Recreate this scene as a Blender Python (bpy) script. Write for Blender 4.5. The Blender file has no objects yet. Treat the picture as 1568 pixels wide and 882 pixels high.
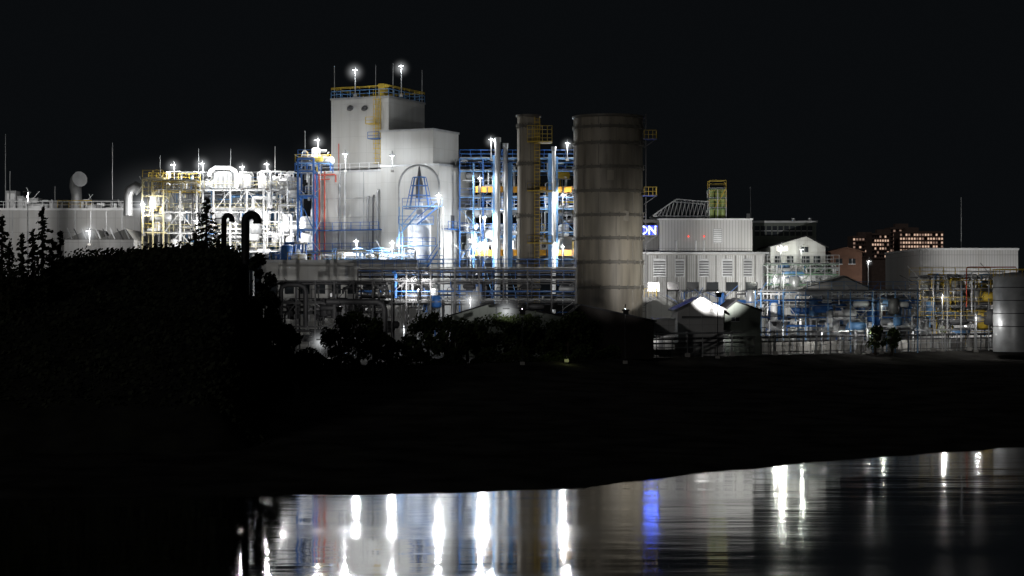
import bpy, math, random
from mathutils import Vector, Matrix
R=random.Random(7)
F=3000.0; HZ=463.0; CH=10.0; GZ=3.3
scene=bpy.context.scene
def W(x,y,D): return Vector(((x-784)*D/F, D, CH+(HZ-y)*D/F))
def WX(x,D): return (x-784)*D/F
def WZ(y,D): return CH+(HZ-y)*D/F

# ---------------------------------------------------------------- materials
MATS={}
def mat(name,col,rough=0.6,metal=0.0,var=0.25,scale=0.8,bump=0.0,stain=False,spec=0.5):
    if name in MATS: return MATS[name]
    m=bpy.data.materials.new(name); m.use_nodes=True; nt=m.node_tree; N=nt.nodes; L=nt.links
    b=N['Principled BSDF']; b.inputs['Roughness'].default_value=rough; b.inputs['Metallic'].default_value=metal
    b.inputs['Specular IOR Level'].default_value=spec
    tc=N.new('ShaderNodeTexCoord'); mp=N.new('ShaderNodeMapping')
    if stain: mp.inputs['Scale'].default_value=(1,1,0.12)
    L.new(tc.outputs['Object'],mp.inputs['Vector'])
    no=N.new('ShaderNodeTexNoise'); no.inputs['Scale'].default_value=scale; no.inputs['Detail'].default_value=5
    L.new(mp.outputs['Vector'],no.inputs['Vector'])
    cr=N.new('ShaderNodeValToRGB')
    cr.color_ramp.elements[0].position=0.3; cr.color_ramp.elements[1].position=0.7
    cr.color_ramp.elements[0].color=tuple(c*(1-var) for c in col)+(1,)
    cr.color_ramp.elements[1].color=tuple(min(1,c*(1+var*0.5)) for c in col)+(1,)
    L.new(no.outputs['Fac'],cr.inputs['Fac']); L.new(cr.outputs['Color'],b.inputs['Base Color'])
    if bump>0:
        bp=N.new('ShaderNodeBump'); bp.inputs['Strength'].default_value=bump; bp.inputs['Distance'].default_value=0.1
        L.new(no.outputs['Fac'],bp.inputs['Height']); L.new(bp.outputs['Normal'],b.inputs['Normal'])
    MATS[name]=m; return m
def panelmat(name,col,pw=1.2,ph=3.0,seam=0.03,var=0.08,rough=0.55,stain=0.84,mort=.62):
    if name in MATS: return MATS[name]
    m=bpy.data.materials.new(name); m.use_nodes=True; nt=m.node_tree; N=nt.nodes; L=nt.links
    b=N['Principled BSDF']; b.inputs['Roughness'].default_value=rough
    tc=N.new('ShaderNodeTexCoord'); sp=N.new('ShaderNodeSeparateXYZ'); L.new(tc.outputs['Object'],sp.inputs[0])
    ad=N.new('ShaderNodeMath'); L.new(sp.outputs[0],ad.inputs[0]); L.new(sp.outputs[1],ad.inputs[1])
    cb=N.new('ShaderNodeCombineXYZ'); L.new(ad.outputs[0],cb.inputs[0]); L.new(sp.outputs[2],cb.inputs[1])
    br=N.new('ShaderNodeTexBrick'); br.offset=0.0; br.inputs['Scale'].default_value=1.0
    br.inputs['Brick Width'].default_value=pw; br.inputs['Row Height'].default_value=ph
    br.inputs['Mortar Size'].default_value=seam; br.inputs['Mortar Smooth'].default_value=0.3
    br.inputs['Color1'].default_value=tuple(c*(1-var) for c in col)+(1,)
    br.inputs['Color2'].default_value=tuple(c for c in col)+(1,)
    br.inputs['Mortar'].default_value=tuple(c*mort for c in col)+(1,)
    L.new(cb.outputs[0],br.inputs['Vector'])
    mp=N.new('ShaderNodeMapping'); mp.inputs['Scale'].default_value=(0.6,0.6,0.08); L.new(tc.outputs['Object'],mp.inputs['Vector'])
    no=N.new('ShaderNodeTexNoise'); no.inputs['Scale'].default_value=1.0; no.inputs['Detail'].default_value=6; L.new(mp.outputs[0],no.inputs['Vector'])
    cr=N.new('ShaderNodeValToRGB'); cr.color_ramp.elements[0].position=0.3; cr.color_ramp.elements[0].color=(stain,stain*.985,stain*.96,1)
    cr.color_ramp.elements[1].position=0.62; cr.color_ramp.elements[1].color=(1,1,1,1); L.new(no.outputs['Fac'],cr.inputs['Fac'])
    mx=N.new('ShaderNodeMix'); mx.data_type='RGBA'; mx.blend_type='MULTIPLY'; mx.inputs[0].default_value=1.0
    L.new(br.outputs['Color'],mx.inputs[6]); L.new(cr.outputs['Color'],mx.inputs[7]); L.new(mx.outputs[2],b.inputs['Base Color'])
    MATS[name]=m; return m
def emat(name,col,s):
    if name in MATS: return MATS[name]
    m=bpy.data.materials.new(name); m.use_nodes=True; nt=m.node_tree; N=nt.nodes
    b=N['Principled BSDF']; b.inputs['Base Color'].default_value=(0.02,0.02,0.02,1)
    b.inputs['Emission Color'].default_value=tuple(col)+(1,); b.inputs['Emission Strength'].default_value=s
    try: m.cycles.emission_sampling='NONE'
    except Exception: pass
    MATS[name]=m; return m
BLUE=mat('blue_paint',(0.03,0.13,0.40),0.45); LBLUE=mat('light_blue_paint',(0.14,0.31,0.58),0.45)
YEL=mat('yellow_paint',(0.66,0.46,0.05),0.5); PYEL=mat('pale_yellow_paint',(0.74,0.66,0.38),0.5); ORG=mat('orange_paint',(0.80,0.36,0.02),0.5)
RED=mat('red_paint',(0.60,0.08,0.04),0.5); WHT=mat('white_paint',(0.78,0.79,0.80),0.45,var=0.15)
GAL=mat('galvanised_steel',(0.42,0.43,0.44),0.4,0.3); DGR=mat('dark_steel',(0.09,0.09,0.095),0.5)
BLK=mat('black_pipe_paint',(0.02,0.02,0.022),0.6,spec=.3); CON=mat('concrete',(0.33,0.32,0.30),0.85,var=0.35,bump=0.2)
STK=mat('stack_steel',(0.27,0.24,0.19),0.5,0.1,var=0.45,scale=0.9,stain=True)
STKB=mat('stack_steel_dark_course',(0.235,0.21,0.17),0.5,0.1,var=0.45,scale=1.1,stain=True)
STKC=mat('stack_steel_light_course',(0.30,0.27,0.215),0.5,0.1,var=0.45,scale=0.7,stain=True)
STK2=mat('stack_steel_ring',(0.13,0.12,0.10),0.55,0.1)
WIN=mat('dark_window_glass',(0.03,0.035,0.04),0.15); DRF=mat('dark_roofing',(0.02,0.02,0.022),1.0,spec=.03)
GRN=mat('green_paint',(0.12,0.26,0.14),0.5); BRN=mat('brown_cladding',(0.16,0.08,0.05),0.8)
PWL=panelmat('cladding_panels',(0.54,0.54,0.525),1.5,2.6,.03,mort=.8,var=.06); PGR=panelmat('grey_cladding_panels',(0.46,0.46,0.46),1.6,2.4)
PSM=panelmat('ribbed_cladding',(0.60,0.60,0.60),0.45,6.0,0.05,0.04,stain=.9); DPN=panelmat('dark_green_cladding',(0.08,0.095,0.08),1.0,2.0)
PSH=panelmat('shed_cladding',(0.14,0.14,0.135),0.5,3.0,0.05,0.05)
LIT=emat('lit_window',(1.0,0.93,0.8),3.0)
LITW=emat('lit_window_warm',(1.0,0.68,0.50),0.7); LITD=emat('lit_window_dim',(1.0,0.65,0.5),0.25)
REDL=emat('red_beacon',(1,0.08,0.05),2.0)

# ---------------------------------------------------------------- mesh builder
class MB:
    def __init__(s,name): s.name=name; s.v=[]; s.f=[]; s.m=[]; s.sm=[]; s.mats=[]
    def mi(s,m):
        if m not in s.mats: s.mats.append(m)
        return s.mats.index(m)
    def add(s,vs,fs,m,smooth=False):
        o=len(s.v); s.v+= [tuple(v) for v in vs]; k=s.mi(m)
        for f in fs: s.f.append(tuple(i+o for i in f)); s.m.append(k); s.sm.append(smooth)
    def box(s,a,b,m):
        x0,y0,z0=a; x1,y1,z1=b
        if x0>x1:x0,x1=x1,x0
        if y0>y1:y0,y1=y1,y0
        if z0>z1:z0,z1=z1,z0
        vs=[(x0,y0,z0),(x1,y0,z0),(x1,y1,z0),(x0,y1,z0),(x0,y0,z1),(x1,y0,z1),(x1,y1,z1),(x0,y1,z1)]
        s.add(vs,[(0,3,2,1),(4,5,6,7),(0,1,5,4),(1,2,6,5),(2,3,7,6),(3,0,4,7)],m)
    def beam(s,p,q,w,m):
        p=Vector(p);q=Vector(q);d=(q-p)
        if d.length<1e-4: return
        d.normalize(); up=Vector((0,0,1)) if abs(d.z)<0.95 else Vector((0,1,0))
        a=d.cross(up).normalized()*w/2; b=d.cross(a).normalized()*w/2
        vs=[p-a-b,p+a-b,p+a+b,p-a+b,q-a-b,q+a-b,q+a+b,q-a+b]
        s.add(vs,[(0,1,2,3),(7,6,5,4),(0,4,5,1),(1,5,6,2),(2,6,7,3),(3,7,4,0)],m)
    def tube(s,pts,r,m,n=10):
        pts=[Vector(p) for p in pts]; vs=[]; fs=[]; a=None
        for i,p in enumerate(pts):
            t=(pts[min(i+1,len(pts)-1)]-pts[max(i-1,0)]).normalized()
            if a is None:
                up=Vector((0,0,1)) if abs(t.z)<0.9 else Vector((1,0,0)); a=t.cross(up).normalized()
            a=(a-t*a.dot(t)).normalized(); b=t.cross(a)
            rr=r[i] if isinstance(r,(list,tuple)) else r
            for k in range(n):
                an=2*math.pi*k/n; vs.append(p+a*math.cos(an)*rr+b*math.sin(an)*rr)
        for i in range(len(pts)-1):
            for k in range(n):
                fs.append((i*n+k,i*n+(k+1)%n,(i+1)*n+(k+1)%n,(i+1)*n+k))
        s.add(vs,fs,m,True); s.add(vs[:n],[tuple(range(n))],m); s.add(vs[-n:],[tuple(range(n))],m)
    def lathe(s,cx,cy,prof,m,n=24,smooth=True):
        vs=[];fs=[]
        for r,z in prof:
            for k in range(n):
                an=2*math.pi*k/n; vs.append((cx+r*math.cos(an),cy+r*math.sin(an),z))
        for i in range(len(prof)-1):
            for k in range(n): fs.append((i*n+k,i*n+(k+1)%n,(i+1)*n+(k+1)%n,(i+1)*n+k))
        s.add(vs,fs,m,smooth)
    def rail(s,p,q,m,h=1.1,w=0.08,step=1.6):
        p=Vector(p);q=Vector(q); L=(q-p).length; n=max(1,int(L/step)); up=Vector((0,0,h))
        for i in range(n+1):
            a=p.lerp(q,i/n); s.beam(a,a+up,w,m)
        s.beam(p+up,q+up,w,m); s.beam(p+up*0.5,q+up*0.5,w*0.8,m)
    def finish(s,loc=(0,0,0),rz=0.0,parent=None):
        me=bpy.data.meshes.new(s.name); me.from_pydata(s.v,[],s.f)
        for m in s.mats: me.materials.append(m)
        me.polygons.foreach_set('material_index',s.m); me.polygons.foreach_set('use_smooth',s.sm); me.update()
        o=bpy.data.objects.new(s.name,me); scene.collection.objects.link(o)
        o.location=loc; o.rotation_euler=(0,0,rz)
        if parent: o.parent=parent
        return o
class Frame:
    def __init__(s,px,D,thdeg):
        s.th=math.radians(thdeg); s.K=Vector((WX(px,D),D,0))
        s.ax=Vector((math.cos(s.th),-math.sin(s.th),0)); s.ay=Vector((math.sin(s.th),math.cos(s.th),0))
    def lx(s,px,ly=0):
        k=(px-784)/F; B=s.K+s.ay*ly
        return (k*B.y-B.x)/(s.ax.x-k*s.ax.y)
    def ly(s,px,lx=0):
        k=(px-784)/F; B=s.K+s.ax*lx
        return (k*B.y-B.x)/(s.ay.x-k*s.ay.y)
    def z(s,py,lx=0,ly=0):
        D=(s.K+s.ax*lx+s.ay*ly).y; return CH+(HZ-py)*D/F
    def fin(s,mb): return mb.finish((s.K.x,s.K.y,0),-s.th)

# ---------------------------------------------------------------- lights
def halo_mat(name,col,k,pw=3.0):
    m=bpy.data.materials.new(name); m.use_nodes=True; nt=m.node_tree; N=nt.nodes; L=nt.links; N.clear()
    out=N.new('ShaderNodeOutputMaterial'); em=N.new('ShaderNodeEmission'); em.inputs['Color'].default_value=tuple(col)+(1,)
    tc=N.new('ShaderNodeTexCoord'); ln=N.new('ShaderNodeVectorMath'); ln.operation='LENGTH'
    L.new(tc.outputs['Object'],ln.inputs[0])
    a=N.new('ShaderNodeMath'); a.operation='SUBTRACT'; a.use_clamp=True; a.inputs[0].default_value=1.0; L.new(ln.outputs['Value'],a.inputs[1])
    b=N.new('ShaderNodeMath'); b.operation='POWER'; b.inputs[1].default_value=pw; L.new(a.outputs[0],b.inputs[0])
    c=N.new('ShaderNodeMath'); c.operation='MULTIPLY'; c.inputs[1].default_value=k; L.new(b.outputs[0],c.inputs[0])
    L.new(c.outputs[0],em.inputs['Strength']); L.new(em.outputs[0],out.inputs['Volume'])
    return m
HALO=halo_mat('lamp_glow',(0.95,0.98,1.0),0.6,4.2); BLOOM=halo_mat('bloom_haze_mat',(0.93,0.97,1.0),0.028,2.6)  # emissive volumes that imitate lamp bloom and the glow over bright units
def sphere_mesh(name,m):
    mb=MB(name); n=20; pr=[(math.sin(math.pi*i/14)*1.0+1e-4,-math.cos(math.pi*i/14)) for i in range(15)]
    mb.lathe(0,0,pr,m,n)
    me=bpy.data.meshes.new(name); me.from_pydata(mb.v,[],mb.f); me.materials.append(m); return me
HM=sphere_mesh('lamp_glow',HALO); SM=sphere_mesh('bloom_haze',BLOOM)
def lamp(x,y,D,power,base=None,col=(1,0.97,0.92),size=0.28,halo=1.6,name='lamp_post',spot=None):
    p=W(x,y,D); mb=MB(name); dk=D<240
    if base is None: bz=GZ
    else: bz=WZ(base,D)
    bp=p+Vector((0,0.9,0))
    mb.tube([(bp.x,bp.y,bz),(bp.x,bp.y,p.z+0.4),(bp.x,bp.y-0.3,p.z+0.75),(p.x,p.y,p.z+0.85)],0.05 if dk else .08,BLK if dk else GAL,8)
    mb.box((p.x-0.4,p.y-0.45,p.z+size+0.05),(p.x+0.4,p.y+0.35,p.z+size+0.22),BLK if dk else GAL)
    if spot: mb.box((p.x-.3,p.y-.5,p.z-.25),(p.x+.3,p.y-.3,p.z+.25),BLK)
    mb.box((bp.x-0.25,bp.y-0.25,bz-0.1),(bp.x+0.25,bp.y+0.25,bz+0.25),CON)
    o=mb.finish()
    ld=bpy.data.lights.new('bulb','SPOT' if spot else 'POINT'); ld.energy=power; ld.color=col; ld.shadow_soft_size=size
    l=bpy.data.objects.new('bulb',ld); scene.collection.objects.link(l); l.location=p; l.parent=o
    if spot:
        t=W(*spot[0]); ld.spot_size=math.radians(spot[1]); ld.spot_blend=0.9
        l.rotation_euler=(t-p).to_track_quat('-Z','Y').to_euler()
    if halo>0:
        h=bpy.data.objects.new('lamp_glow',HM); scene.collection.objects.link(h); h.location=p; h.scale=(halo,)*3; h.parent=o  # glow sphere added around the bulb as bloom
    return o

# ---------------------------------------------------------------- world, fill sun, camera
w=bpy.data.worlds.new('World'); scene.world=w; w.use_nodes=True
bg=w.node_tree.nodes['Background']; bg.inputs['Color'].default_value=(0.0029,0.0035,0.0042,1); bg.inputs['Strength'].default_value=1.0
sd=bpy.data.lights.new('fill_sun','SUN'); sd.energy=0.15; sd.angle=math.radians(4); sd.color=(1,0.97,0.93)  # faint sun lamp added as front fill for facades and stacks
so=bpy.data.objects.new('fill_sun',sd); scene.collection.objects.link(so)
so.rotation_euler=Vector((0.45,0.8,-0.3)).to_track_quat('-Z','Y').to_euler()
cd=bpy.data.cameras.new('camera'); cam=bpy.data.objects.new('camera',cd); scene.collection.objects.link(cam); scene.camera=cam
cd.sensor_width=36; cd.lens=F*36/1568; cd.clip_end=20000; cd.clip_start=0.5
cam.location=(0,0,CH); cam.rotation_euler=(math.radians(90)+math.atan(22/F),0,0)
scene.view_settings.view_transform='Standard'; scene.view_settings.look='None'; scene.view_settings.exposure=0

# ---------------------------------------------------------------- water
def water():
    mb=MB('water'); m=bpy.data.materials.new('water'); m.use_nodes=True; nt=m.node_tree; N=nt.nodes; L=nt.links
    b=N['Principled BSDF']; b.inputs['Base Color'].default_value=(0.002,0.003,0.004,1); b.inputs['IOR'].default_value=1.4
    b.inputs['Coat Weight'].default_value=1.0; b.inputs['Coat IOR'].default_value=1.4
    tc=N.new('ShaderNodeTexCoord'); mp=N.new('ShaderNodeMapping'); mp.inputs['Scale'].default_value=(0.16,0.5,1); L.new(tc.outputs['Object'],mp.inputs[0])
    no=N.new('ShaderNodeTexNoise'); no.inputs['Scale'].default_value=0.6; no.inputs['Detail'].default_value=4; L.new(mp.outputs[0],no.inputs['Vector'])
    bp=N.new('ShaderNodeBump'); bp.inputs['Strength'].default_value=1.0; bp.inputs['Distance'].default_value=0.026
    L.new(no.outputs['Fac'],bp.inputs['Height']); L.new(bp.outputs['Normal'],b.inputs['Normal']); L.new(bp.outputs['Normal'],b.inputs['Coat Normal'])
    mp2=N.new('ShaderNodeMapping'); mp2.inputs['Scale'].default_value=(0.02,0.11,1); L.new(tc.outputs['Object'],mp2.inputs[0])
    n2=N.new('ShaderNodeTexNoise'); n2.inputs['Scale'].default_value=1.0; n2.inputs['Detail'].default_value=3; L.new(mp2.outputs[0],n2.inputs['Vector'])
    mr=N.new('ShaderNodeMapRange'); mr.inputs[1].default_value=0.38; mr.inputs[2].default_value=0.62; mr.inputs[3].default_value=0.045; mr.inputs[4].default_value=0.10
    L.new(n2.outputs['Fac'],mr.inputs[0]); L.new(mr.outputs[0],b.inputs['Roughness']); L.new(mr.outputs[0],b.inputs['Coat Roughness'])
    mb.add([(-3000,-500,0),(3000,-500,0),(3000,400,0),(-3000,400,0)],[(0,1,2,3)],m); mb.finish()
water()
# ---------------------------------------------------------------- ground
def interp(x,pts):
    if x<=pts[0][0]: return pts[0][1]
    for (a,b),(c,d) in zip(pts,pts[1:]):
        if x<=c: return b+(d-b)*(x-a)/(c-a)
    return pts[-1][1]
def shore(x): return interp(x,[(-60,98),(-10,102),(4,106),(12,117),(34,136),(80,146)])+0.4*math.sin(x*0.35)+0.25*math.sin(x*1.1+1)
def edge(x): return interp(x,[(-40,196),(-6,212),(17,236),(73,279),(140,300)])
def gh(x,y):
    s=shore(x); e=edge(x)
    if y<s: return max(-3,-(s-y)*0.25)
    if y>=e: return GZ
    t=(y-s)/(e-8-s)
    if t>=1: return 2.3+(y-e+8)/8*1.0
    return 0.25*min(1,(y-s)/1.5)+2.05*t**1.2+0.12*math.sin(x*0.9+y*0.4)*min(1,t*4)*(1-t)
def ground():
    xs=[-6000,-2000,-600,-300,-150]+[-110+i*1.5 for i in range(150)]+[150,300,600,2000,6000]
    ys=[-400,0,50,80]+[85+i*1.3 for i in range(175)]+[340,400,600,1000,2500,9000]
    vs=[(x,y,gh(x,y)) for y in ys for x in xs]; nx=len(xs)
    mb=MB('ground'); g=mat('dark_asphalt',(0.05,0.05,0.05),0.9,var=0.5,scale=0.4,bump=0.4,spec=.3); g2=mat('dark_wet_earth',(0.045,0.043,0.04),1.0,var=0.6,scale=0.25,bump=0.3,spec=0.0)
    fa=[];fb=[]
    for j in range(len(ys)-1):
        for i in range(nx-1):
            f=(j*nx+i,j*nx+i+1,(j+1)*nx+i+1,(j+1)*nx+i)
            (fb if ys[j]<edge(xs[i])+1 else fa).append(f)
    k=mb.mi(g); k2=mb.mi(g2); mb.v=vs; mb.f=fa+fb; mb.m=[k]*len(fa)+[k2]*len(fb); mb.sm=[True]*len(mb.f)
    mb.finish()
ground()

# ---------------------------------------------------------------- main plant building
fr=Frame(672,300,25)
b=MB('plant_building')
def blk(pxl,pxr_corner,pxside,ytop,ly,mat_,z0=GZ,cap=True,name=None):
    x0=fr.lx(pxl,ly); x1=fr.lx(pxr_corner,ly); y1=fr.ly(pxside,x1); z1=fr.z(ytop,x1,ly)
    b.box((x0,ly,z0),(x1,y1,z1),mat_)
    if cap: b.box((x0-.12,ly-.12,z1),(x1+.12,y1+.12,z1+0.3),GAL)
    return x0,x1,y1,z1
M=blk(583,672,728,253,0,PWL)
Lf=blk(477,588,600,262,0.9,PWL)
B_=blk(583,663,702,199,0.4,PWL,z0=M[3]+0.32)
A_=blk(507,595,650,149,5.0,PWL,z0=M[3]+0.32)
x0,x1,y1,z1=A_
zr=z1+0.3
for h in (0,1.3):
    for p,q in (((x0,5,zr+h),(x1,5,zr+h)),((x1,5,zr+h),(x1,y1,zr+h)),((x0,5,zr+h),(x0,y1,zr+h)),((x0,y1,zr+h),(x1,y1,zr+h))):
        b.rail(p,q,LBLUE if h==0 else YEL,1.1 if h==0 else 0.35,0.09)
b.box((x1-3.0,7,zr),(x1-1.9,8.2,zr+2.2),YEL)
for ax_,ay_ in ((x0+.3,5.5),(x1-4.0,8),(x1-0.4,7.2),(x1-0.2,y1-.5)):
    b.beam((ax_,ay_,zr),(ax_,ay_,zr+5.3),0.09,GAL)
lx=fr.lx(580,5)
for i in range(40):
    zz=M[3]+1+i*(z1-M[3]-1)/40
    b.beam((lx-.45,4.75,zz),(lx+.45,4.75,zz),0.06,YEL)
    if i%3==0:
        b.beam((lx-.45,4.75,zz),(lx-.45,4.0,zz),0.06,YEL); b.beam((lx+.45,4.75,zz),(lx+.45,4.0,zz),0.06,YEL); b.beam((lx-.45,4.0,zz),(lx+.45,4.0,zz),0.06,YEL)
for sx in (-.45,.45): b.beam((lx+sx,4.75,M[3]+1),(lx+sx,4.75,zr+1),0.08,YEL)
for sx in (-.45,.45): b.beam((lx+sx,4.0,M[3]+3),(lx+sx,4.0,zr+1),0.05,YEL)
pz=fr.z(213,lx,4); b.box((lx-1,3.2,pz),(lx+1,4.9,pz+.12),BLUE); b.rail((lx-1,3.2,pz),(lx+1,3.2,pz),BLUE)
pz=fr.z(190,lx,4); b.box((lx-1.4,3.2,pz),(lx+.2,4.9,pz+.12),YEL); b.rail((lx-1.4,3.2,pz),(lx+.2,3.2,pz),YEL)
for px in (538,560):
    q=fr.lx(px,5); zz=fr.z(165,q,5)
    b.tube([(q,5.05,zz),(q,4.6,zz),(q,4.35,zz-.15),(q,4.25,zz-.4)],0.38,DGR,12)
q=fr.lx(519,5); b.beam((q,4.9,M[3]),(q,4.9,z1-7),0.1,RED)
b.rail((M[1]-.1,6,M[3]+.3),(M[1]-.1,M[2],M[3]+.3),GAL)
b.rail((Lf[0],1.0,Lf[3]+.3),(Lf[1]-1,1.0,Lf[3]+.3),WHT)
for px,yt,r,m_ in ((520,262,.16,GAL),(528,262,.12,WHT),(563,300,.2,GAL),(571,298,.14,DGR),(578,290,.2,GAL),(590,258,.18,WHT),(597,262,.14,GAL)):
    q=fr.lx(px,0.5); b.tube([(q,.5,GZ+3),(q,.5,fr.z(yt,q,0)-.6),(q,.8,fr.z(yt,q,0))],r,m_,8)
for px,yt in ((482,265),(489,270),(497,262)):
    q=fr.lx(px,0.2); b.tube([(q,.2,GZ+2),(q,.2,fr.z(yt,q,0))],.13,RED,8)
q=fr.lx(482,.2);q2=fr.lx(514,.2); zz=fr.z(268,q,0); b.tube([(q,.2,zz),(q2-.3,.2,zz),(q2,.2,zz-.1),(q2,.2,zz-1.2)],.13,RED,8)
zz=fr.z(275,q,0); b.tube([(q,.1,zz),(q2-1,.1,zz)],.1,RED,8)
for yy in (300,330):
    zz=fr.z(yy,0,0); b.box((Lf[0]-.02,.80,zz),(Lf[1]-.6,.88,zz+.08),GAL)
for px in (527,556):
    q=fr.lx(px,.8); b.box((q,.8,GZ),(q+.1,.88,Lf[3]),GAL)
for yy in (352,384):
    zz=fr.z(yy,-8,0); b.box((Lf[0],-1.0,zz),(M[0]+.2,.85,zz+.15),BLUE); b.rail((Lf[0],-1.0,zz+.15),(M[0]+.2,-1.0,zz+.15),BLUE,1.1,.07)
zz=fr.z(352,2,4); b.box((M[1],1,zz),(M[1]+1.1,M[2]-.5,zz+.15),BLUE); b.rail((M[1]+1.1,1,zz+.15),(M[1]+1.1,M[2]-.5,zz+.15),BLUE,1.1,.07)
b.box((M[1]-.02,4,zz+.16),(M[1]+.06,5.2,zz+2.3),DGR)
fr.fin(b)

v=MB('reactor_vessel')
D=291
c=W(642,340,D)
zb=GZ
v.lathe(c.x,c.y,[(0.01,zb),(1.75,zb),(1.75,WZ(345,D)),(1.5,WZ(338,D)),(.7,WZ(328,D)),(.5,WZ(310,D))],WHT)
cage_z=[WZ(y,D) for y in (320,300,285,272)]
for i,zz in enumerate(cage_z):
    r=1.9-0.3*i if i else 2.4
    v.lathe(c.x,c.y,[(r-.1,zz),(r,zz),(r,zz+.12),(r-.1,zz+.12),(r-.1,zz)],BLUE,14,False)
for k in range(8):
    a=k*math.pi/4; v.beam((c.x+2.0*math.cos(a),c.y+2.0*math.sin(a),cage_z[0]),(c.x+1.0*math.cos(a),c.y+1.0*math.sin(a),cage_z[3]),.12,BLUE)
v.lathe(c.x,c.y,[(.01,WZ(305,D)),(.55,WZ(303,D)),(.55,WZ(280,D)),(.3,WZ(268,D)),(.12,WZ(255,D)),(.01,WZ(252,D))],DGR,12)
arc=[]
for i in range(15):
    a=math.pi*i/14; arc.append((WX(642,D)-3.0*math.cos(a),D-.3,WZ(285,D)+3.1*math.sin(a)))
v.tube([(arc[0][0],D-.3,WZ(330,D))]+arc+[(arc[-1][0],D-.3,GZ)],.17,GAL,10)
for y_,x0_,x1_ in ((318,618,678),(345,612,665),(378,610,668),(405,640,680)):
    zz=WZ(y_,D); v.box((WX(x0_,D),D-3.2,zz),(WX(x1_,D),D-1.9,zz+.14),LBLUE); v.rail((WX(x0_,D),D-3.2,zz+.14),(WX(x1_,D),D-3.2,zz+.14),BLUE,1.1,.08)
def stairs(mb,p,q,w,m):
    p=Vector(p);q=Vector(q); n=max(3,int(abs(q.z-p.z)/.25)); off=Vector((0,w,0))
    for o in (Vector((0,0,0)),off):
        mb.beam(p+o,q+o,.2,m); mb.beam(p+o+Vector((0,0,1)),q+o+Vector((0,0,1)),.08,m)
    for i in range(n):
        a=p.lerp(q,(i+.5)/n); mb.box((a.x-.15,a.y,a.z),(a.x+.15,a.y+w,a.z+.05),m)
stairs(v,(WX(615,D),D-3.1,WZ(358,D)),(WX(640,D),D-3.1,WZ(330,D)),.9,LBLUE)
stairs(v,(WX(640,D),D-3.3,WZ(345,D)),(WX(672,D),D-3.3,WZ(318,D)),.9,BLUE)
stairs(v,(WX(655,D),D-3.3,WZ(410,D)),(WX(675,D),D-3.3,WZ(380,D)),.9,BLUE)
for x_ in (613,672,680,618): v.beam((WX(x_,D),D-3.1,GZ),(WX(x_,D),D-3.1,WZ(318,D)),.16,LBLUE if x_!=680 else WHT)
v.finish()

# ---------------------------------------------------------------- steel structures
def frame(mb,xa,xb,D,dep,levels,nb,cm,bm,dm=None,cw=.35,bot=GZ,rails=True,brace=True):
    X0=WX(xa,D);X1=WX(xb,D); zs=[WZ(y,D) for y in levels]; top=max(zs)
    for i in range(nb+1):
        x=X0+(X1-X0)*i/nb
        for yy in (D,D+dep): mb.beam((x,yy,bot),(x,yy,top),cw,cm)
        for z in zs: mb.beam((x,D,z),(x,D+dep,z),cw*.8,bm)
    for j,z in enumerate(zs):
        for yy in (D,D+dep): mb.beam((X0,yy,z-.02),(X1,yy,z-.02),cw*.85,bm)
        if rails:
            mb.box((X0,D+.1,z+.2),(X1,D+dep-.1,z+.26),GAL)
            mb.rail((X0,D-.05,z+.26),(X1,D-.05,z+.26),dm or bm,1.1,.06); mb.rail((X0,D+dep,z+.26),(X1,D+dep,z+.26),dm or bm,1.1,.06)
    if brace:
        zz=sorted(zs+[bot])
        for i in range(nb):
            for j in range(len(zz)-1):
                if R.random()<.3:
                    xa_=X0+(X1-X0)*i/nb; xb_=X0+(X1-X0)*(i+1)/nb
                    if R.random()<.5: xa_,xb_=xb_,xa_
                    mb.beam((xa_,D+.02,zz[j]),(xb_,D+.02,zz[j+1]),cw*.45,bm)
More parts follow.
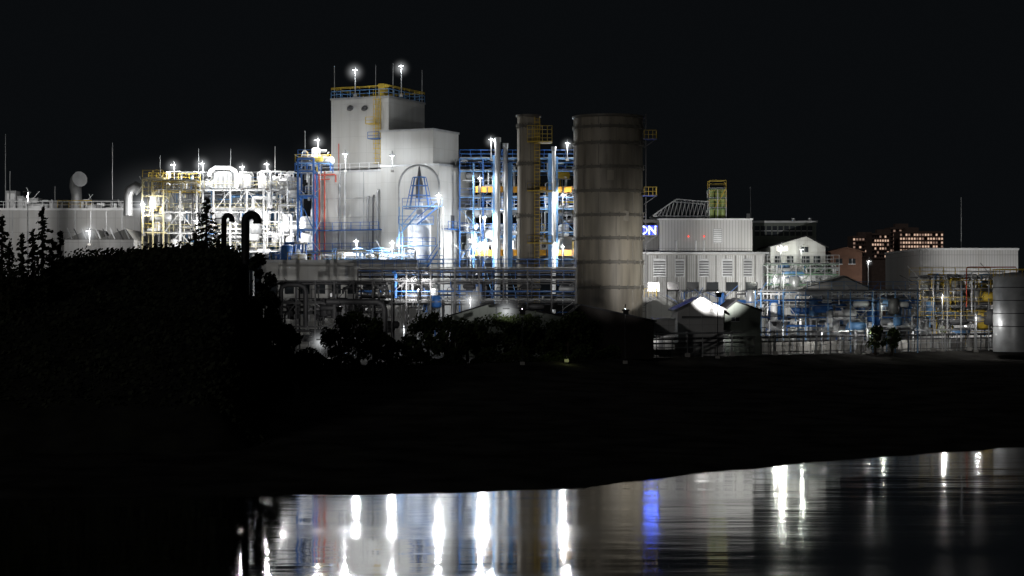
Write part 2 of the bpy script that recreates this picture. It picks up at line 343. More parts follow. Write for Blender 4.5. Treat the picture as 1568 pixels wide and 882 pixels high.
def clutter(mb,xa,xb,ya,yb,D,dep,n,mats,rs=(.08,.3)):
    X0,X1=WX(xa,D),WX(xb,D); Z1,Z0=WZ(ya,D),WZ(yb,D)
    for i in range(n):
        k=R.random(); m=R.choice(mats); r=rs[0]+(rs[1]-rs[0])*R.random()**2; y=D+R.uniform(.2,dep-.2)
        if k<.35:
            x=R.uniform(X0,X1); a=R.uniform(Z0,Z1); c_=min(Z1,a+R.uniform(1.5,7)); x2=x+R.uniform(-2,2)
            x2=min(max(x2,X0),X1)
            mb.tube([(x,y,a),(x,y,c_-.25),(x+.08*(1 if x2>x else -1),y,c_-.07),(x+.25*(1 if x2>x else -1),y,c_),(x2,y,c_)],r,m,8)
        elif k<.62:
            z=R.uniform(Z0,Z1); a=R.uniform(X0,X1); c_=min(X1,a+R.uniform(2,9))
            mb.tube([(a,y,z),(c_,y,z)],r,m,8)
            mb.tube([(a,y,z),(a,y,z-R.uniform(.5,3))],r,m,8)
        elif k<.72:
            x=R.uniform(X0+1,X1-1); z=R.uniform(Z0,Z1-2.5); rr=R.uniform(.4,1.0); h=R.uniform(1.2,2.6)
            mb.lathe(x,y,[(.01,z-.3*rr),(rr*.7,z-.15*rr),(rr,z),(rr,z+h),(rr*.7,z+h+.25*rr),(.01,z+h+.35*rr)],m,14)
        elif k<.80:
            x=R.uniform(X0+1,X1-1.5); z=R.uniform(Z0+.5,Z1-1); rr=R.uniform(.3,.7); l=R.uniform(1.5,3)
            mb.tube([(x-.2,y,z),(x,y,z),(x+l,y,z),(x+l+.2,y,z)],[rr*.5,rr,rr,rr*.5],m,14)
        elif k<.9:
            x=R.uniform(X0,X1-1); z=R.uniform(Z0,Z1-1); s=R.uniform(.4,1.2); h=R.uniform(.4,1.1)
            mb.box((x,y,z),(x+s,y+s*.7,z+h),m); mb.box((x+.1,y-.06,z+.1),(x+s*.5,y-.01,z+h*.7),GAL)
        else:
            x=R.uniform(X0,X1); z=R.uniform(Z0,Z1-1); mb.beam((x,y,z),(x+R.choice((-1,1))*R.uniform(1,3),y,z+R.uniform(1,3)),.08,m)
s=MB('process_unit')
wm=[WHT,WHT,WHT,WHT,WHT,GAL,GAL,DGR,LBLUE]
frame(s,250,455,306,8,[291,325,357,385],8,WHT,WHT,PYEL,.26)
clutter(s,250,455,262,290,306,7,100,wm,(.06,.25)); clutter(s,250,455,292,392,305.5,7,280,wm,(.06,.28))
clutter(s,400,458,262,390,304,4,50,[WHT,WHT,GAL],(.06,.25))
s.box(W(323,288,307),W(360,262,307)+Vector((0,4,0)),WHT)
for i in range(5): s.box(W(325+i*7,264,306.9),W(328+i*7,286,306.9)+Vector((0,.08,0)),GAL)
s.tube([W(320,270,306.5),W(322,262,306.5),W(330,257,306.5),W(352,257,306.5),W(360,262,306.5),W(362,270,306.5),W(362,290,306.5)],.35,WHT,12)
s.box(W(395,291,307),W(450,270,307)+Vector((0,5,0)),WHT)
s.box(W(255,392,315),W(455,294,315)+Vector((0,1,0)),PWL)
for x_ in (245,304,353,421,467): s.beam(W(x_,275,308),W(x_,{245:238,304:228,353:228,421:224,467:200}[x_],308),.09,GAL)
s.finish()
s=MB('yellow_steel_tower')
frame(s,218,250,303,5,[274,300,330,356],2,PYEL,PYEL,YEL,.2)
clutter(s,218,250,276,360,303.3,4,44,[PYEL,WHT,WHT,GAL],(.06,.2))
s.tube([W(196,330,304),W(196,300,304),W(199,291,304),W(207,286,304),W(214,291,304)],[.7,.7,.8,.9,1.0],GAL,14)
frame(s,232,300,302,4,[277,292],3,PYEL,YEL,YEL,.12,bot=WZ(300,302),brace=True)
s.finish()
s=MB('blue_steel_tower')
frame(s,456,480,300,5,[243,262,300,352,386],1,BLUE,BLUE,BLUE,.3)
frame(s,452,506,301,4,[250],3,BLUE,LBLUE,YEL,.2,bot=WZ(262,301))
clutter(s,458,500,230,250,301,4,20,[WHT,GAL,YEL],(.05,.2)); clutter(s,458,478,262,390,301,4,30,[WHT,WHT,GAL],(.06,.22))
s.finish()
s=MB('steel_pipe_structure')
frame(s,704,882,303,9,[243,262,302,320,356,397],5,BLUE,LBLUE,BLUE,.2)
clutter(s,704,790,245,345,303,7,60,[WHT,GAL,GAL,DGR,WHT],(.06,.2)); clutter(s,704,790,345,402,302,6,110,[WHT,WHT,GAL,WHT,LBLUE],(.06,.3))
clutter(s,830,880,245,400,303,7,50,[WHT,GAL,DGR,YEL,WHT],(.06,.2))
for y_ in (290,387):
    s.box(W(728,y_+4.5,302),W(880,y_-4.5,302)+Vector((0,.5,0)),ORG)
    for x_ in range(732,880,13): s.box(W(x_,y_+5.5,301.9),W(x_+2,y_-5.5,301.9)+Vector((0,.1,0)),DGR)
s.box(W(703,412,312),W(882,362,312)+Vector((0,1,0)),PGR)
for x_,yt,r,m_ in ((762,211,.45,GAL),(774,220,.36,GAL),(848,225,.3,WHT)):
    q=W(x_,yt,300); s.tube([(q.x,q.y,GZ),(q.x,q.y,q.z)],r,m_,14); s.tube([(q.x,q.y,q.z-.6),(q.x,q.y,q.z+.05)],r+.1,GAL,14)
for x_,y0_,y1_,w_ in ((756,238,410,.35),(781,250,410,.7),(842,235,410,.55),(853,240,410,.3),(725,250,410,.25)):
    s.beam(W(x_,y1_,301),W(x_,y0_,301),w_,LBLUE)
s.finish()

# ---------------------------------------------------------------- stacks
def stack(name,xa,xb,yt,D,joints,parts):
    r=(xb-xa)/2*D/F; cx=WX((xa+xb)/2,D); cy=D+r; mb=MB(name); zt=WZ(yt,D)
    mb.lathe(cx,cy,[(r+.25,GZ),(r+.25,GZ+.6),(r,GZ+.6)],CON,48)
    zz=[GZ+.6]+sorted(WZ(y_,D) for y_ in joints)+[zt]
    for i in range(len(zz)-1): mb.lathe(cx,cy,[(r,zz[i]),(r,zz[i+1])],(STKB,STKC,STK)[(i*5+i//2)%3],64)
    mb.lathe(cx,cy,[(r,zt),(r-.12,zt),(r-.12,zt-3),(.01,zt-3)],STKB,64)
    for y_ in joints:
        z=WZ(y_,D); mb.lathe(cx,cy,[(r+.002,z-.2),(r+.17,z-.15),(r+.17,z+.15),(r+.002,z+.2)],STK2,64,False)
        for k in range(24):
            a=k*math.pi/12; mb.beam((cx+(r+.12)*math.cos(a),cy+(r+.12)*math.sin(a),z-.35),(cx+(r+.12)*math.cos(a),cy+(r+.12)*math.sin(a),z+.35),.12,STK2)
    for i in range(len(zz)-1):
        for k in range(6):
            a=k*math.pi/3+(i%2)*.5+.2; mb.beam((cx+r*math.cos(a),cy+r*math.sin(a),zz[i]+.25),(cx+r*math.cos(a),cy+r*math.sin(a),zz[i+1]-.25),.07,STK2)
    mb.lathe(cx,cy,[(r,zt-.3),(r+.2,zt-.25),(r+.2,zt+.05),(r,zt+.05)],STK2,64,False)
    parts(mb,cx,cy,r,zt,D); mb.finish()
def big(mb,cx,cy,r,zt,D):
    a=-0.25; ex=cx+(r+.5)*math.cos(a); ey=cy+(r+.5)*math.sin(a)
    for z in [GZ+.5+i*.55 for i in range(int((zt-GZ)/.55))]:
        mb.beam((ex,ey-.3,z),(ex,ey+.3,z),.05,STK2)
        if int(z*10)%3==0: mb.beam((ex,ey,z),(ex-.5,ey,z),.06,STK2)
    for d in (-.3,.3): mb.beam((ex,ey+d,GZ),(ex,ey+d,zt+.3),.09,DGR)
    for y_ in (210,298,360,455):
        z=WZ(y_,D)
        mb.box((ex-.6,ey-1.0,z),(ex+1.5,ey+1.0,z+.12),DGR)
        for p,q in (((ex-.3,ey-1.0,z),(ex+1.5,ey-1.0,z)),((ex+1.5,ey-1.0,z),(ex+1.5,ey+1.0,z))):
            mb.rail(p,q,YEL,1.2,.06,.6)
        mb.beam((ex+1.4,ey,z),(ex-.3,ey,z-1.2),.1,DGR)
    for x_,y_ in ((935,268),(958,330)):
        q=WX(x_,D)-cx; yf=cy-math.sqrt(r*r-q*q)
        mb.box((q+cx-.45,yf-.12,WZ(y_,D)-.7),(q+cx+.45,yf+.4,WZ(y_,D)+.7),STKC)
stack('large_exhaust_stack',880,988,174,270,[192,217,254,291,328,364,401,440],big)
def small(mb,cx,cy,r,zt,D):
    ex=cx+r*.75; ey=cy-r*.85-.15
    n=int((zt-GZ)/.5)
    for i in range(n):
        z=GZ+i*.5; mb.beam((ex-.35,ey,z),(ex+.35,ey,z),.05,YEL)
        if i%2==0:
            mb.beam((ex-.35,ey,z),(ex-.4,ey-.7,z),.05,YEL);mb.beam((ex+.35,ey,z),(ex+.4,ey-.7,z),.05,YEL);mb.beam((ex-.4,ey-.7,z),(ex+.4,ey-.7,z),.05,YEL)
    for d in (-.35,.35): mb.beam((ex+d,ey,GZ),(ex+d,ey,zt-.3),.08,YEL)
    for y_ in (218,293,373):
        z=WZ(y_,D); mb.box((cx-.2,cy-r-1.2,z),(cx+r+1.7,cy-r+.4,z+.12),YEL)
        mb.box((cx+r*.9,cy-r,z),(cx+r+1.7,cy+.8,z+.1),YEL)
        for h in (0,1.15 if y_==218 else 0):
            mb.rail((cx-.2,cy-r-1.2,z+h),(cx+r+1.7,cy-r-1.2,z+h),YEL,1.1,.06,.6); mb.rail((cx+r+1.7,cy-r-1.2,z+h),(cx+r+1.7,cy+.8,z+h),YEL,1.1,.06,.6)
stack('slim_exhaust_stack',792,827,175,275,[192,250,330,400],small)

# ---------------------------------------------------------------- left hall, ducts, sheds
s=MB('flat_roof_hall')
D=325
s.box(W(-160,540,D)*1,W(215,322,D)+Vector((0,25,0)),PGR)
z=WZ(322,D); s.box((WX(-160,D)-.1,D-.15,z),(WX(215,D)+.15,D+25.1,z+.35),WHT)
s.rail((WX(-160,D),D,z+.35),(WX(215,D),D,z+.35),WHT)
for i in range(-150,210,24): s.box(W(i,362,D-.06),W(i+1.5,323,D-.06)+Vector((0,.1,0)),GAL)
for x0_,x1_,yt in ((8,24,292),(26,36,300),(36,58,303),(75,88,307),(120,137,305),(150,200,318),(60,73,312)):
    s.box(W(x0_,322,D+3),W(x1_,yt,D+3)+Vector((0,3,0)),GAL); s.box(W(x0_+2,320,D+2.9),W(x1_-2,yt+4,D+2.9)+Vector((0,.15,0)),WHT)
s.rail(W(88,318,D+1),W(140,318,D+1),YEL,1.2)
for x_,yt in ((8,205),(15,262),(172,218),(84,285)): s.beam(W(x_,320,D+2),W(x_,yt,D+2),.09,GAL)
s.tube([W(117,322,D+2),W(117,298,D+2),W(115,286,D+1.7),W(118,277,D+.8),W(122,274,D-.2)],[.9,.9,1.0,1.2,1.3],GAL,16)
clutter(s,0,200,306,322,D+1,4,50,[GAL,WHT,DGR],(.05,.2))
s.finish()
s=MB('gabled_shed'); D=300
for x0_,x1_ in ((98,150),(150,205)):
    X0,X1=WX(x0_,D),WX(x1_,D); za=WZ(367,D); zm=WZ(350,D)
    s.add([(X0,D,za),(X1,D,za),((X0+X1)/2+1.5,D,zm),(X0,D+12,za),(X1,D+12,za),((X0+X1)/2+1.5,D+12,zm)],[(0,1,2),(5,4,3),(0,2,5,3),(1,4,5,2)],PSH)
    s.box((X0,D,GZ),(X1-.02,D+12,za-.01),PGR)
for i in range(9): s.beam(W(102+i*11,349+(i%2),D-.1),W(110+i*11,366,D-.1),.16,DGR if i%2 else GAL)
s.finish()

s=MB('low_service_building'); D=283
s.box(W(400,540,D),W(638,402,D)+Vector((0,9,0)),PWL)
z=WZ(402,D); s.box((WX(400,D)-.15,D-.2,z),(WX(638,D)+.15,D+9.2,z+.4),GAL)
s.rail((WX(440,D),D+.3,z+.4),(WX(612,D),D+.3,z+.4),YEL); s.rail((WX(440,D),D+5,z+.4),(WX(612,D),D+5,z+.4),LBLUE)
s.box(W(528,428,D-.08),W(533,405,D-.08)+Vector((0,.1,0)),GAL)
for x_ in range(412,630,24): s.box(W(x_,450,D-.03),W(x_+14,436,D-.03)+Vector((0,.2,0)),WIN)
clutter(s,402,470,372,402,D+2,5,30,[WHT,GAL,BLUE],(.06,.2)); clutter(s,480,635,380,402,D+1,6,40,[WHT,GAL,LBLUE],(.06,.2))
s.finish()

s=MB('pipe_rack')
frame(s,548,882,262,5,[412,430,462],9,DGR,DGR,BLUE,.18,rails=True)
for i,y_ in enumerate((417,424,434,446,452,458,466)):
    s.tube([W(548,y_,263+i*.5),W(880,y_,263+i*.5)],.14,[DGR,BLK,DGR,BLUE,BLK,GAL,DGR][i],8)
clutter(s,600,880,416,505,262,5,90,[DGR,DGR,BLUE,BLK,GAL],(.05,.2))
s.finish()
s=MB('pipe_rack')
frame(s,424,600,240,4,[430,464,500],6,BLK,BLK,DGR,.2,rails=False)
for i,y_ in enumerate((434,462,470,478,506)):
    s.tube([W(420,y_,240.5+i*.5),W(592,y_,240.5+i*.5)],.17,BLK,8)
s.tube([W(430,500,239),W(430,446,239),W(432,439,239),W(440,436,239),W(458,436,239),W(466,440,239),W(468,448,239),W(468,500,239)],.3,BLK,10)
s.tube([W(500,462,238),W(578,462,238),W(586,466,238),W(589,474,238),W(589,535,238)],.38,BLK,10)
clutter(s,430,600,440,530,240,4,80,[BLK,BLK,DGR,BLK],(.05,.2))
s.finish()

# ---------------------------------------------------------------- right: hall with sign
s=MB('white_hall'); D=290
s.box(W(1010,386,D),W(1152,337,D)+Vector((0,16,0)),PSM)
z=WZ(337,D); s.box((WX(1010,D)-.12,D-.12,z),(WX(1152,D)+.12,D+16.1,z+.25),WHT)
s.box(W(984,386,D+1),W(1009.5,336,D+1)+Vector((0,12,0)),PSH)
s.box(W(980,540,D-1.5),W(1172,389,D-1.5)+Vector((0,18,0)),PWL)
z=WZ(389,D-1.5); s.box((WX(980,D),D-2.1,z),(WX(1172,D)+.3,D+16,z+.28),GAL)
s.box(W(1010,389,D-.5),W(1152,385,D-.5)+Vector((0,.4,0)),WIN)
D2=D-1.5
for x_ in range(988,1172,3):
    s.box(W(x_,455,D2-.12),W(x_+.9,391,D2-.12)+Vector((0,.13,0)),WHT if (x_//3)%5 else DGR)
for x0_,x1_ in ((1000,1020),(1034,1048),(1070,1086),(1106,1122),(1138,1152)):
    s.box(W(x0_,424,D2-.2),W(x1_,398,D2-.2)+Vector((0,.25,0)),GAL)
    for k in range(6): s.box(W(x0_+.8,402+k*4,D2-.24),W(x1_-.8,399.8+k*4,D2-.24)+Vector((0,.06,0)),DGR)
    s.box(W(x0_,398,D2-.26),W(x1_,396,D2-.26)+Vector((0,.3,0)),GAL)
for x0_ in range(992,1165,30): s.box(W(x0_,446,D2-.2),W(x0_+18,432,D2-.2)+Vector((0,.25,0)),WIN)
s.box(W(1092,372,D-.05),W(1106,350,D-.05)+Vector((0,.1,0)),GAL)
for i in range(7): s.box(W(1093,351+i*3,D-.1),W(1105,352.4+i*3,D-.1)+Vector((0,.06,0)),WHT)
for x_ in (1036,1066,1078): s.tube([W(x_,368,D-.25),W(x_,386,D-.25)],.14,WHT,8)
for x_ in (1054,1078): s.lathe(WX(x_,D),D-.25,[(.01,WZ(362,D)-.14),(.11,WZ(362,D)-.08),(.11,WZ(362,D)+.08),(.01,WZ(362,D)+.14)],REDL,8)
for yy in (0,7):
    s.beam(W(1000,330,D+2)+Vector((0,yy,0)),W(1036,305,D+2)+Vector((0,yy,0)),.14,GAL); s.beam(W(1036,305,D+2)+Vector((0,yy,0)),W(1085,309,D+2)+Vector((0,yy,0)),.14,GAL)
    s.beam(W(1000,331,D+2)+Vector((0,yy,0)),W(1085,331,D+2)+Vector((0,yy,0)),.14,GAL)
    for i in range(15):
        xx=1002+i*6; tt=330-(xx-1000)*25/36 if xx<1036 else 305+(xx-1036)*4/49
        s.beam(W(xx,331,D+2)+Vector((0,yy,0)),W(xx,tt,D+2)+Vector((0,yy,0)),.08,DGR)
        if i<14:
            x2=xx+6; t2=330-(x2-1000)*25/36 if x2<1036 else 305+(x2-1036)*4/49
            s.beam(W(xx,331,D+2)+Vector((0,yy,0)),W(x2,t2,D+2)+Vector((0,yy,0)),.06,GAL)
            s.beam(W(xx,tt,D+2),W(xx,tt,D+2)+Vector((0,7,0)),.07,GAL)
s.finish()
s=MB('scrubber_tower'); D=293
for x_ in (1090,1099,1107):
    q=W(x_,333,D); s.tube([q,(q.x,q.y,WZ(292,D))],.38,mat('lime_lit_paint',(0.28,0.36,0.12),.5),12)  # yellow-green lamplight on the columns is put into their colour
frame(s,1086,1112,D-1,2.6,[290,305,320],2,GAL,GRN,YEL,.12,bot=WZ(336,D))
s.beam(W(1087,333,D),W(1112,288,D-1),.1,YEL)
s.finish()
sg=MB('illuminated_sign'); D=288.6
BLS=emat('sign_blue_board',(0.01,0.05,1.0),1.6); LTS=emat('sign_letters',(0.6,0.78,1.0),3.6)
sg.box(W(962,359.5,D),W(1007,345.5,D)+Vector((0,.25,0)),BLS); sg.box(W(961,360.5,D+.26),W(1008,344.5,D+.26)+Vector((0,.2,0)),DGR)
for x_ in (965,985,1004): sg.beam(W(x_,352,D+.3),W(x_,352,D+2.4),.15,DGR)
so_=sg.finish()
tc=bpy.data.curves.new('letters','FONT'); tc.body='ION'; tc.size=1.75; tc.extrude=.05; tc.offset=.03; tc.align_x='RIGHT'
to=bpy.data.objects.new('letters',tc); scene.collection.objects.link(to); to.rotation_euler=(math.pi/2,0,0)
to.location=W(1006,358.5,D-.12); tc.materials.append(LTS); to.parent=so_
ld=bpy.data.lights.new('backlight_panel','AREA'); ld.shape='RECTANGLE'; ld.size=4.3; ld.size_y=1.3; ld.energy=280; ld.color=(.008,.075,1.0)
lo=bpy.data.objects.new('backlight_panel',ld); scene.collection.objects.link(lo); lo.location=W(984.5,352.5,D-.03); lo.rotation_euler=(math.radians(-90),0,0); lo.parent=so_

s=MB('dark_green_hall'); D=315
s.box(W(1154,540,D),W(1250,341,D)+Vector((0,14,0)),DPN); z=WZ(341,D)
s.box((WX(1154,D)-.1,D-.2,z),(WX(1250,D)+.2,D+14.1,z+.3),GAL)
for x_ in range(1156,1246,9): s.box(W(x_,361,D-.05),W(x_+7,346,D-.05)+Vector((0,.1,0)),WIN); s.box(W(x_,354,D-.09),W(x_+7,353,D-.09)+Vector((0,.06,0)),GAL)
s.beam(W(1146,341,D),W(1146,327,D),.5,GAL)
for x_ in (1240,1215): s.tube([W(x_,341,D+2),W(x_,334,D+2)],.3,GAL,8)
s.finish()
def house(name,xa,xb,yr,ye,yb,D,dep,wm,rm,wins=(),ridge=.5,ribs=False):
    s=MB(name); X0,X1=WX(xa,D),WX(xb,D); zr,ze=WZ(yr,D),WZ(ye,D); zb=GZ
    xr=X0+(X1-X0)*ridge
    s.box((X0,D,zb),(X1,D+dep,ze),wm)
    s.add([(X0,D,ze+.002),(X1,D,ze+.002),(xr,D,zr),(X0,D+dep,ze+.002),(X1,D+dep,ze+.002),(xr,D+dep,zr)],[(0,1,2),(5,4,3)],wm)
    for a,bx in ((X0,-.4),(X1,.4)):
        dz=(zr-ze)*.4/abs(xr-a)
        p=Vector((a+bx,D-.4,ze-dz+.02)); q=Vector((xr,D-.4,zr+.02)); t=Vector((0,0,.18)); e=Vector((0,dep+.8,0))
        vs=[p,q,q+e,p+e,p+t,q+t,q+e+t,p+e+t]; s.add(vs,[(0,3,2,1),(4,5,6,7),(0,1,5,4),(1,2,6,5),(2,3,7,6),(3,0,4,7)],rm)
    for (wx0,wx1,wy0,wy1,m_) in wins:
        s.box(W(wx0,wy1,D-.05),W(wx1,wy0,D-.05)+Vector((0,.1,0)),m_); s.box(W(wx0-.5,wy1+1,D-.1),W(wx1+.5,wy1,D-.1)+Vector((0,.15,0)),GAL)
        s.box(W((wx0+wx1)/2-.3,wy1,D-.08),W((wx0+wx1)/2+.3,wy0,D-.08)+Vector((0,.05,0)),GAL)
    return s.finish()
house('lit_gable_workshop',1180,1264,362,378,470,292,12,PGR,DRF,[(1190,1206,377,384,LIT),(1226,1238,378,386,WIN),(1186,1196,392,408,WIN),(1205,1215,392,408,WIN),(1228,1240,392,410,WIN),(1246,1256,392,410,WIN)],.65)
house('small_white_house',1233,1330,424,441,485,268,6,PWL,PSH,[(1243,1252,455,466,WIN),(1262,1270,458,470,WIN),(1284,1294,456,468,WIN),(1306,1316,456,468,WIN)],.62)
house('storage_shed',1038,1108,457,474,522,245,10,PGR,PSH,[(1044,1104,484,487,DGR)],.5)
house('storage_shed',1109,1165,462,476,522,247,10,DPN,DRF,[(1120,1132,486,492,WIN)],.3)
house('dark_barn',862,1000,468,492,552,232,14,mat('dark_timber',(0.02,0.018,0.017),1.0,spec=0.02),DRF,[],.2)
house('long_shed',690,860,466,484,552,244,12,DPN,DRF,[(715,735,498,512,WIN)],.35)
house('brown_workshop',1272,1320,380,386,430,330,10,BRN,BRN,[(1280,1290,396,404,WIN),(1300,1310,396,404,WIN)],.5)
s=MB('utility_cabin'); D=240
s.box(W(1001,535,D),W(1033,490,D)+Vector((0,4,0)),PGR); z=WZ(490,D); s.box((WX(1001,D)-.1,D-.1,z),(WX(1033,D)+.1,D+4.1,z+.2),GAL); s.box(W(1008,534,D-.04),W(1016,508,D-.04)+Vector((0,.1,0)),DGR); s.finish()
s=MB('warehouse'); D=330
s.box(W(1408,540,D),W(1559,383,D)+Vector((0,30,0)),PSM); z=WZ(383,D); s.box((WX(1408,D)-.15,D-.15,z),(WX(1559,D)+.15,D+30.1,z+.35),WHT)
for x0_ in (1432,1470,1508): s.box(W(x0_,436,D-.08),W(x0_+18,414,D-.08)+Vector((0,.12,0)),GAL)
s.beam(W(1472,383,D+4),W(1472,302,D+4),.1,GAL)
s.beam(W(1150,340,D),W(1149,286,D),.07,GAL)
s.finish()
def apt(xa,xb,yt,D,cols,rows,lit,pitchy,fill=.8):
    s=MB('apartment_block'); wall=mat('apartment_wall',(0.20,0.14,0.12),.9)
    s.box((WX(xa,D),D,0),(WX(xb,D),D+14,WZ(yt,D)),wall); s.box((WX(xa,D)+3,D+3,WZ(yt,D)),(WX(xa,D)+9,D+8,WZ(yt-6,D)),wall)
    for i in range(cols):
        for j in range(rows):
            x0_=xa+(xb-xa)*(i+.15)/cols; x1_=xa+(xb-xa)*(i+.75)/cols; y0_=yt+4+j*pitchy
            m_=lit[R.randrange(len(lit))] if R.random()<fill else WIN
            s.box(W(x0_,y0_+pitchy*.5,D-.1),W(x1_,y0_,D-.1)+Vector((0,.3,0)),m_)
    for j in range(rows+1):
        s.box(W(xa,yt+3+j*pitchy,D-1.2),W(xb,yt+2.3+j*pitchy,D-1.2)+Vector((0,1.2,0)),wall)
    s.finish()
apt(1306,1334,361,880,6,5,[LITD,LITD,LITW],6,.4)
apt(1335,1362,357,860,7,6,[LITD,LITW],6,.5)
apt(1363,1400,348,900,8,8,[LITD],6,.3)
apt(1378,1445,354,870,16,5,[LITW,LITW,LITD],6,.92)
cR=[GAL,BLUE,LBLUE,WHT,DGR,GAL,WHT]
s=MB('pipe_rack')
frame(s,1165,1405,261,6,[444,458,484],7,LBLUE,DGR,DGR,.14,rails=False)
s.rail(W(1236,444,261),W(1405,444,261),LBLUE,1.1,.06)
for i,y_ in enumerate((446,450,460,464,470,486)): s.tube([W(1160,y_,261+i*.6),W(1410,y_,261+i*.6)],.1,[GAL,WHT,BLUE,DGR,GAL,BLUE][i],8)
clutter(s,1165,1405,444,515,261,5,170,cR,(.05,.14)); clutter(s,1040,1165,446,475,274,4,40,[DGR,BLUE,GAL],(.05,.12)); s.finish()
s=MB('process_unit')
frame(s,1408,1535,272,7,[424,444,470,492],6,GAL,DGR,YEL,.13)
clutter(s,1408,1535,420,515,272,6,200,[GAL,WHT,YEL,WHT,DGR,DGR,GAL,LBLUE],(.05,.16))
s.tube([W(1480,470,271),W(1480,412,271),W(1482,409,271),W(1500,409,271),W(1555,409,271),W(1557,412,271),W(1557,470,271)],.08,RED,8)
s.tube([W(1488,480,271.5),W(1488,418,271.5),W(1490,416,271.5),W(1540,416,271.5)],.1,WHT,8)
s.finish()
s=MB('process_unit')
frame(s,1175,1285,282,5,[405,420,436],5,GAL,GRN,GAL,.14)
clutter(s,1175,1285,404,450,282,4,90,[GAL,WHT,GRN,GAL,LBLUE,WHT],(.05,.16))
s.finish()
s=MB('storage_tank'); D=264; r=3.1; cx=WX(1530,D)+r
s.lathe(cx,D+r,[(r,GZ),(r,WZ(424,D)),(r*.8,WZ(419,D)),(.01,WZ(416,D))],GAL,48)
for y_ in (440,460,480,500): s.lathe(cx,D+r,[(r+.001,WZ(y_,D)-.06),(r+.06,WZ(y_,D)),(r+.001,WZ(y_,D)+.06)],DGR,48,False)
s.lathe(cx,D+r,[(r+.02,WZ(424,D)+1),(r+.08,WZ(424,D)+1.05),(r+.02,WZ(424,D)+1.1)],YEL,48)
for k in range(24): a=k*math.pi/12; s.beam((cx+r*math.cos(a),D+r+r*math.sin(a),WZ(424,D)),(cx+r*math.cos(a),D+r+r*math.sin(a),WZ(424,D)+1.05),.05,YEL)
s.finish()
# perimeter pipe fence along the terrace edge
s=MB('perimeter_fence')
xs=[15.5+i*1.0 for i in range(85)]
pr=None
for i,x in enumerate(xs):
    y=edge(x)+.6; p=Vector((x,y,GZ))
    s.beam(p,p+Vector((0,0,2.4)),.13 if i%2==0 else .07,DGR if i%4 else GAL)
    if i%6==0: s.box((x-.3,y-.3,GZ),(x+.3,y+.3,GZ+.5),CON); s.beam(p+Vector((0,1.2,0)),p+Vector((0,1.2,3.1)),.22,GAL); s.beam(p+Vector((0,0,2.9)),p+Vector((0,1.2,2.9)),.15,DGR)
    if pr is not None:
        for h,m_ in ((.4,DGR),(1.2,GAL),(2.4,DGR)): s.beam(pr+Vector((0,0,h)),p+Vector((0,0,h)),.1,m_)
        for h,m_ in ((2.9,GAL),(2.2,BLK),(1.7,DGR)): s.beam(pr+Vector((0,1.2,h)),p+Vector((0,1.2,h)),.2,m_)
    pr=p
s.finish()
s=MB('boundary_wall'); pr=None
for i in range(43):
    x=15.5+i*2; p=Vector((x,edge(x)+5.5,GZ))
    if pr is not None:
        s.add([pr,p,p+Vector((0,0,1.5)),pr+Vector((0,0,1.5)),pr+Vector((0,.2,0)),p+Vector((0,.2,0)),p+Vector((0,.2,1.5)),pr+Vector((0,.2,1.5))],[(0,1,2,3),(5,4,7,6),(3,2,6,7)],CON)
        s.box((p.x-.15,p.y-.1,GZ),(p.x+.15,p.y+.3,GZ+1.65),CON)
    pr=p
s.finish()

# ---------------------------------------------------------------- vegetation
LEAF=mat('foliage',(0.045,0.06,0.025),1.0,var=.6,scale=.6,spec=0.05); LEAFD=mat('dark_foliage',(0.04,0.045,0.03),1.0,var=.5,scale=.6,spec=0.0); BARK=mat('bark',(0.05,0.04,0.03),.95,spec=0.05)
def leaf(mb,p,s,m):
    a=Vector((R.gauss(0,1),R.gauss(0,1),R.gauss(0,1))).normalized(); b_=a.orthogonal().normalized()*s; c=a.cross(b_).normalized()*s*.6
    mb.add([p-b_,p-c*.9,p+b_,p+c],[(0,1,2,3)],m)
def broadleaf(x,y,z,h,r,m=LEAF,n=1800,name='broadleaf_tree'):
    s=MB(name); s.tube([(x,y,z-.3),(x+R.uniform(-.2,.2),y,z+h*.35),(x+R.uniform(-.3,.3),y,z+h*.7)],[.16+h*.015,.12+h*.01,.05],BARK,7)
    cl=[]
    for i in range(18):
        a=R.uniform(0,6.28); rr=r*R.uniform(.2,.95); hz=z+h*R.uniform(.2,.95); k=1-abs((hz-z)/h-.5)*.9
        c=Vector((x+rr*k*math.cos(a),y+rr*k*math.sin(a),hz)); cl.append((c,r*R.uniform(.2,.42)))
        s.tube([(x,y,z+h*.25),tuple((Vector((x,y,z+h*.4))+c)/2),tuple(c)],[.07,.05,.02],BARK,5)
    for i in range(n):
        c,q=R.choice(cl); d=Vector((R.gauss(0,1),R.gauss(0,1),R.gauss(0,.85))).normalized()*q*R.random()**.4
        leaf(s,c+d,R.uniform(.12,.26),m)
    return s.finish()
def conifer(x,y,z,h,r,m=LEAFD,name='spruce_tree'):
    s=MB(name); s.tube([(x,y,z-1),(x,y,z+h)],[.22,.03],BARK,7)
    n=int(h*13)
    for i in range(n):
        t=i/n; hz=z+h*(.04+.95*t); L=r*(1-t)**.9*R.uniform(.6,1.15)+.1; a=R.uniform(0,6.28); d=Vector((math.cos(a),math.sin(a),0))
        p0=Vector((x,y,hz)); p1=p0+d*L+Vector((0,0,-.30*L+.1))
        s.tube([p0,p1],[.035,.01],BARK,4)
        for k in range(int(7+L*13)):
            q=p0.lerp(p1,R.uniform(.05,1.05)); q+=Vector((R.gauss(0,.08),R.gauss(0,.08),R.gauss(-.06,.06)))*max(.5,L*.6); leaf(s,q,R.uniform(.08,.19),m)
    return s.finish()
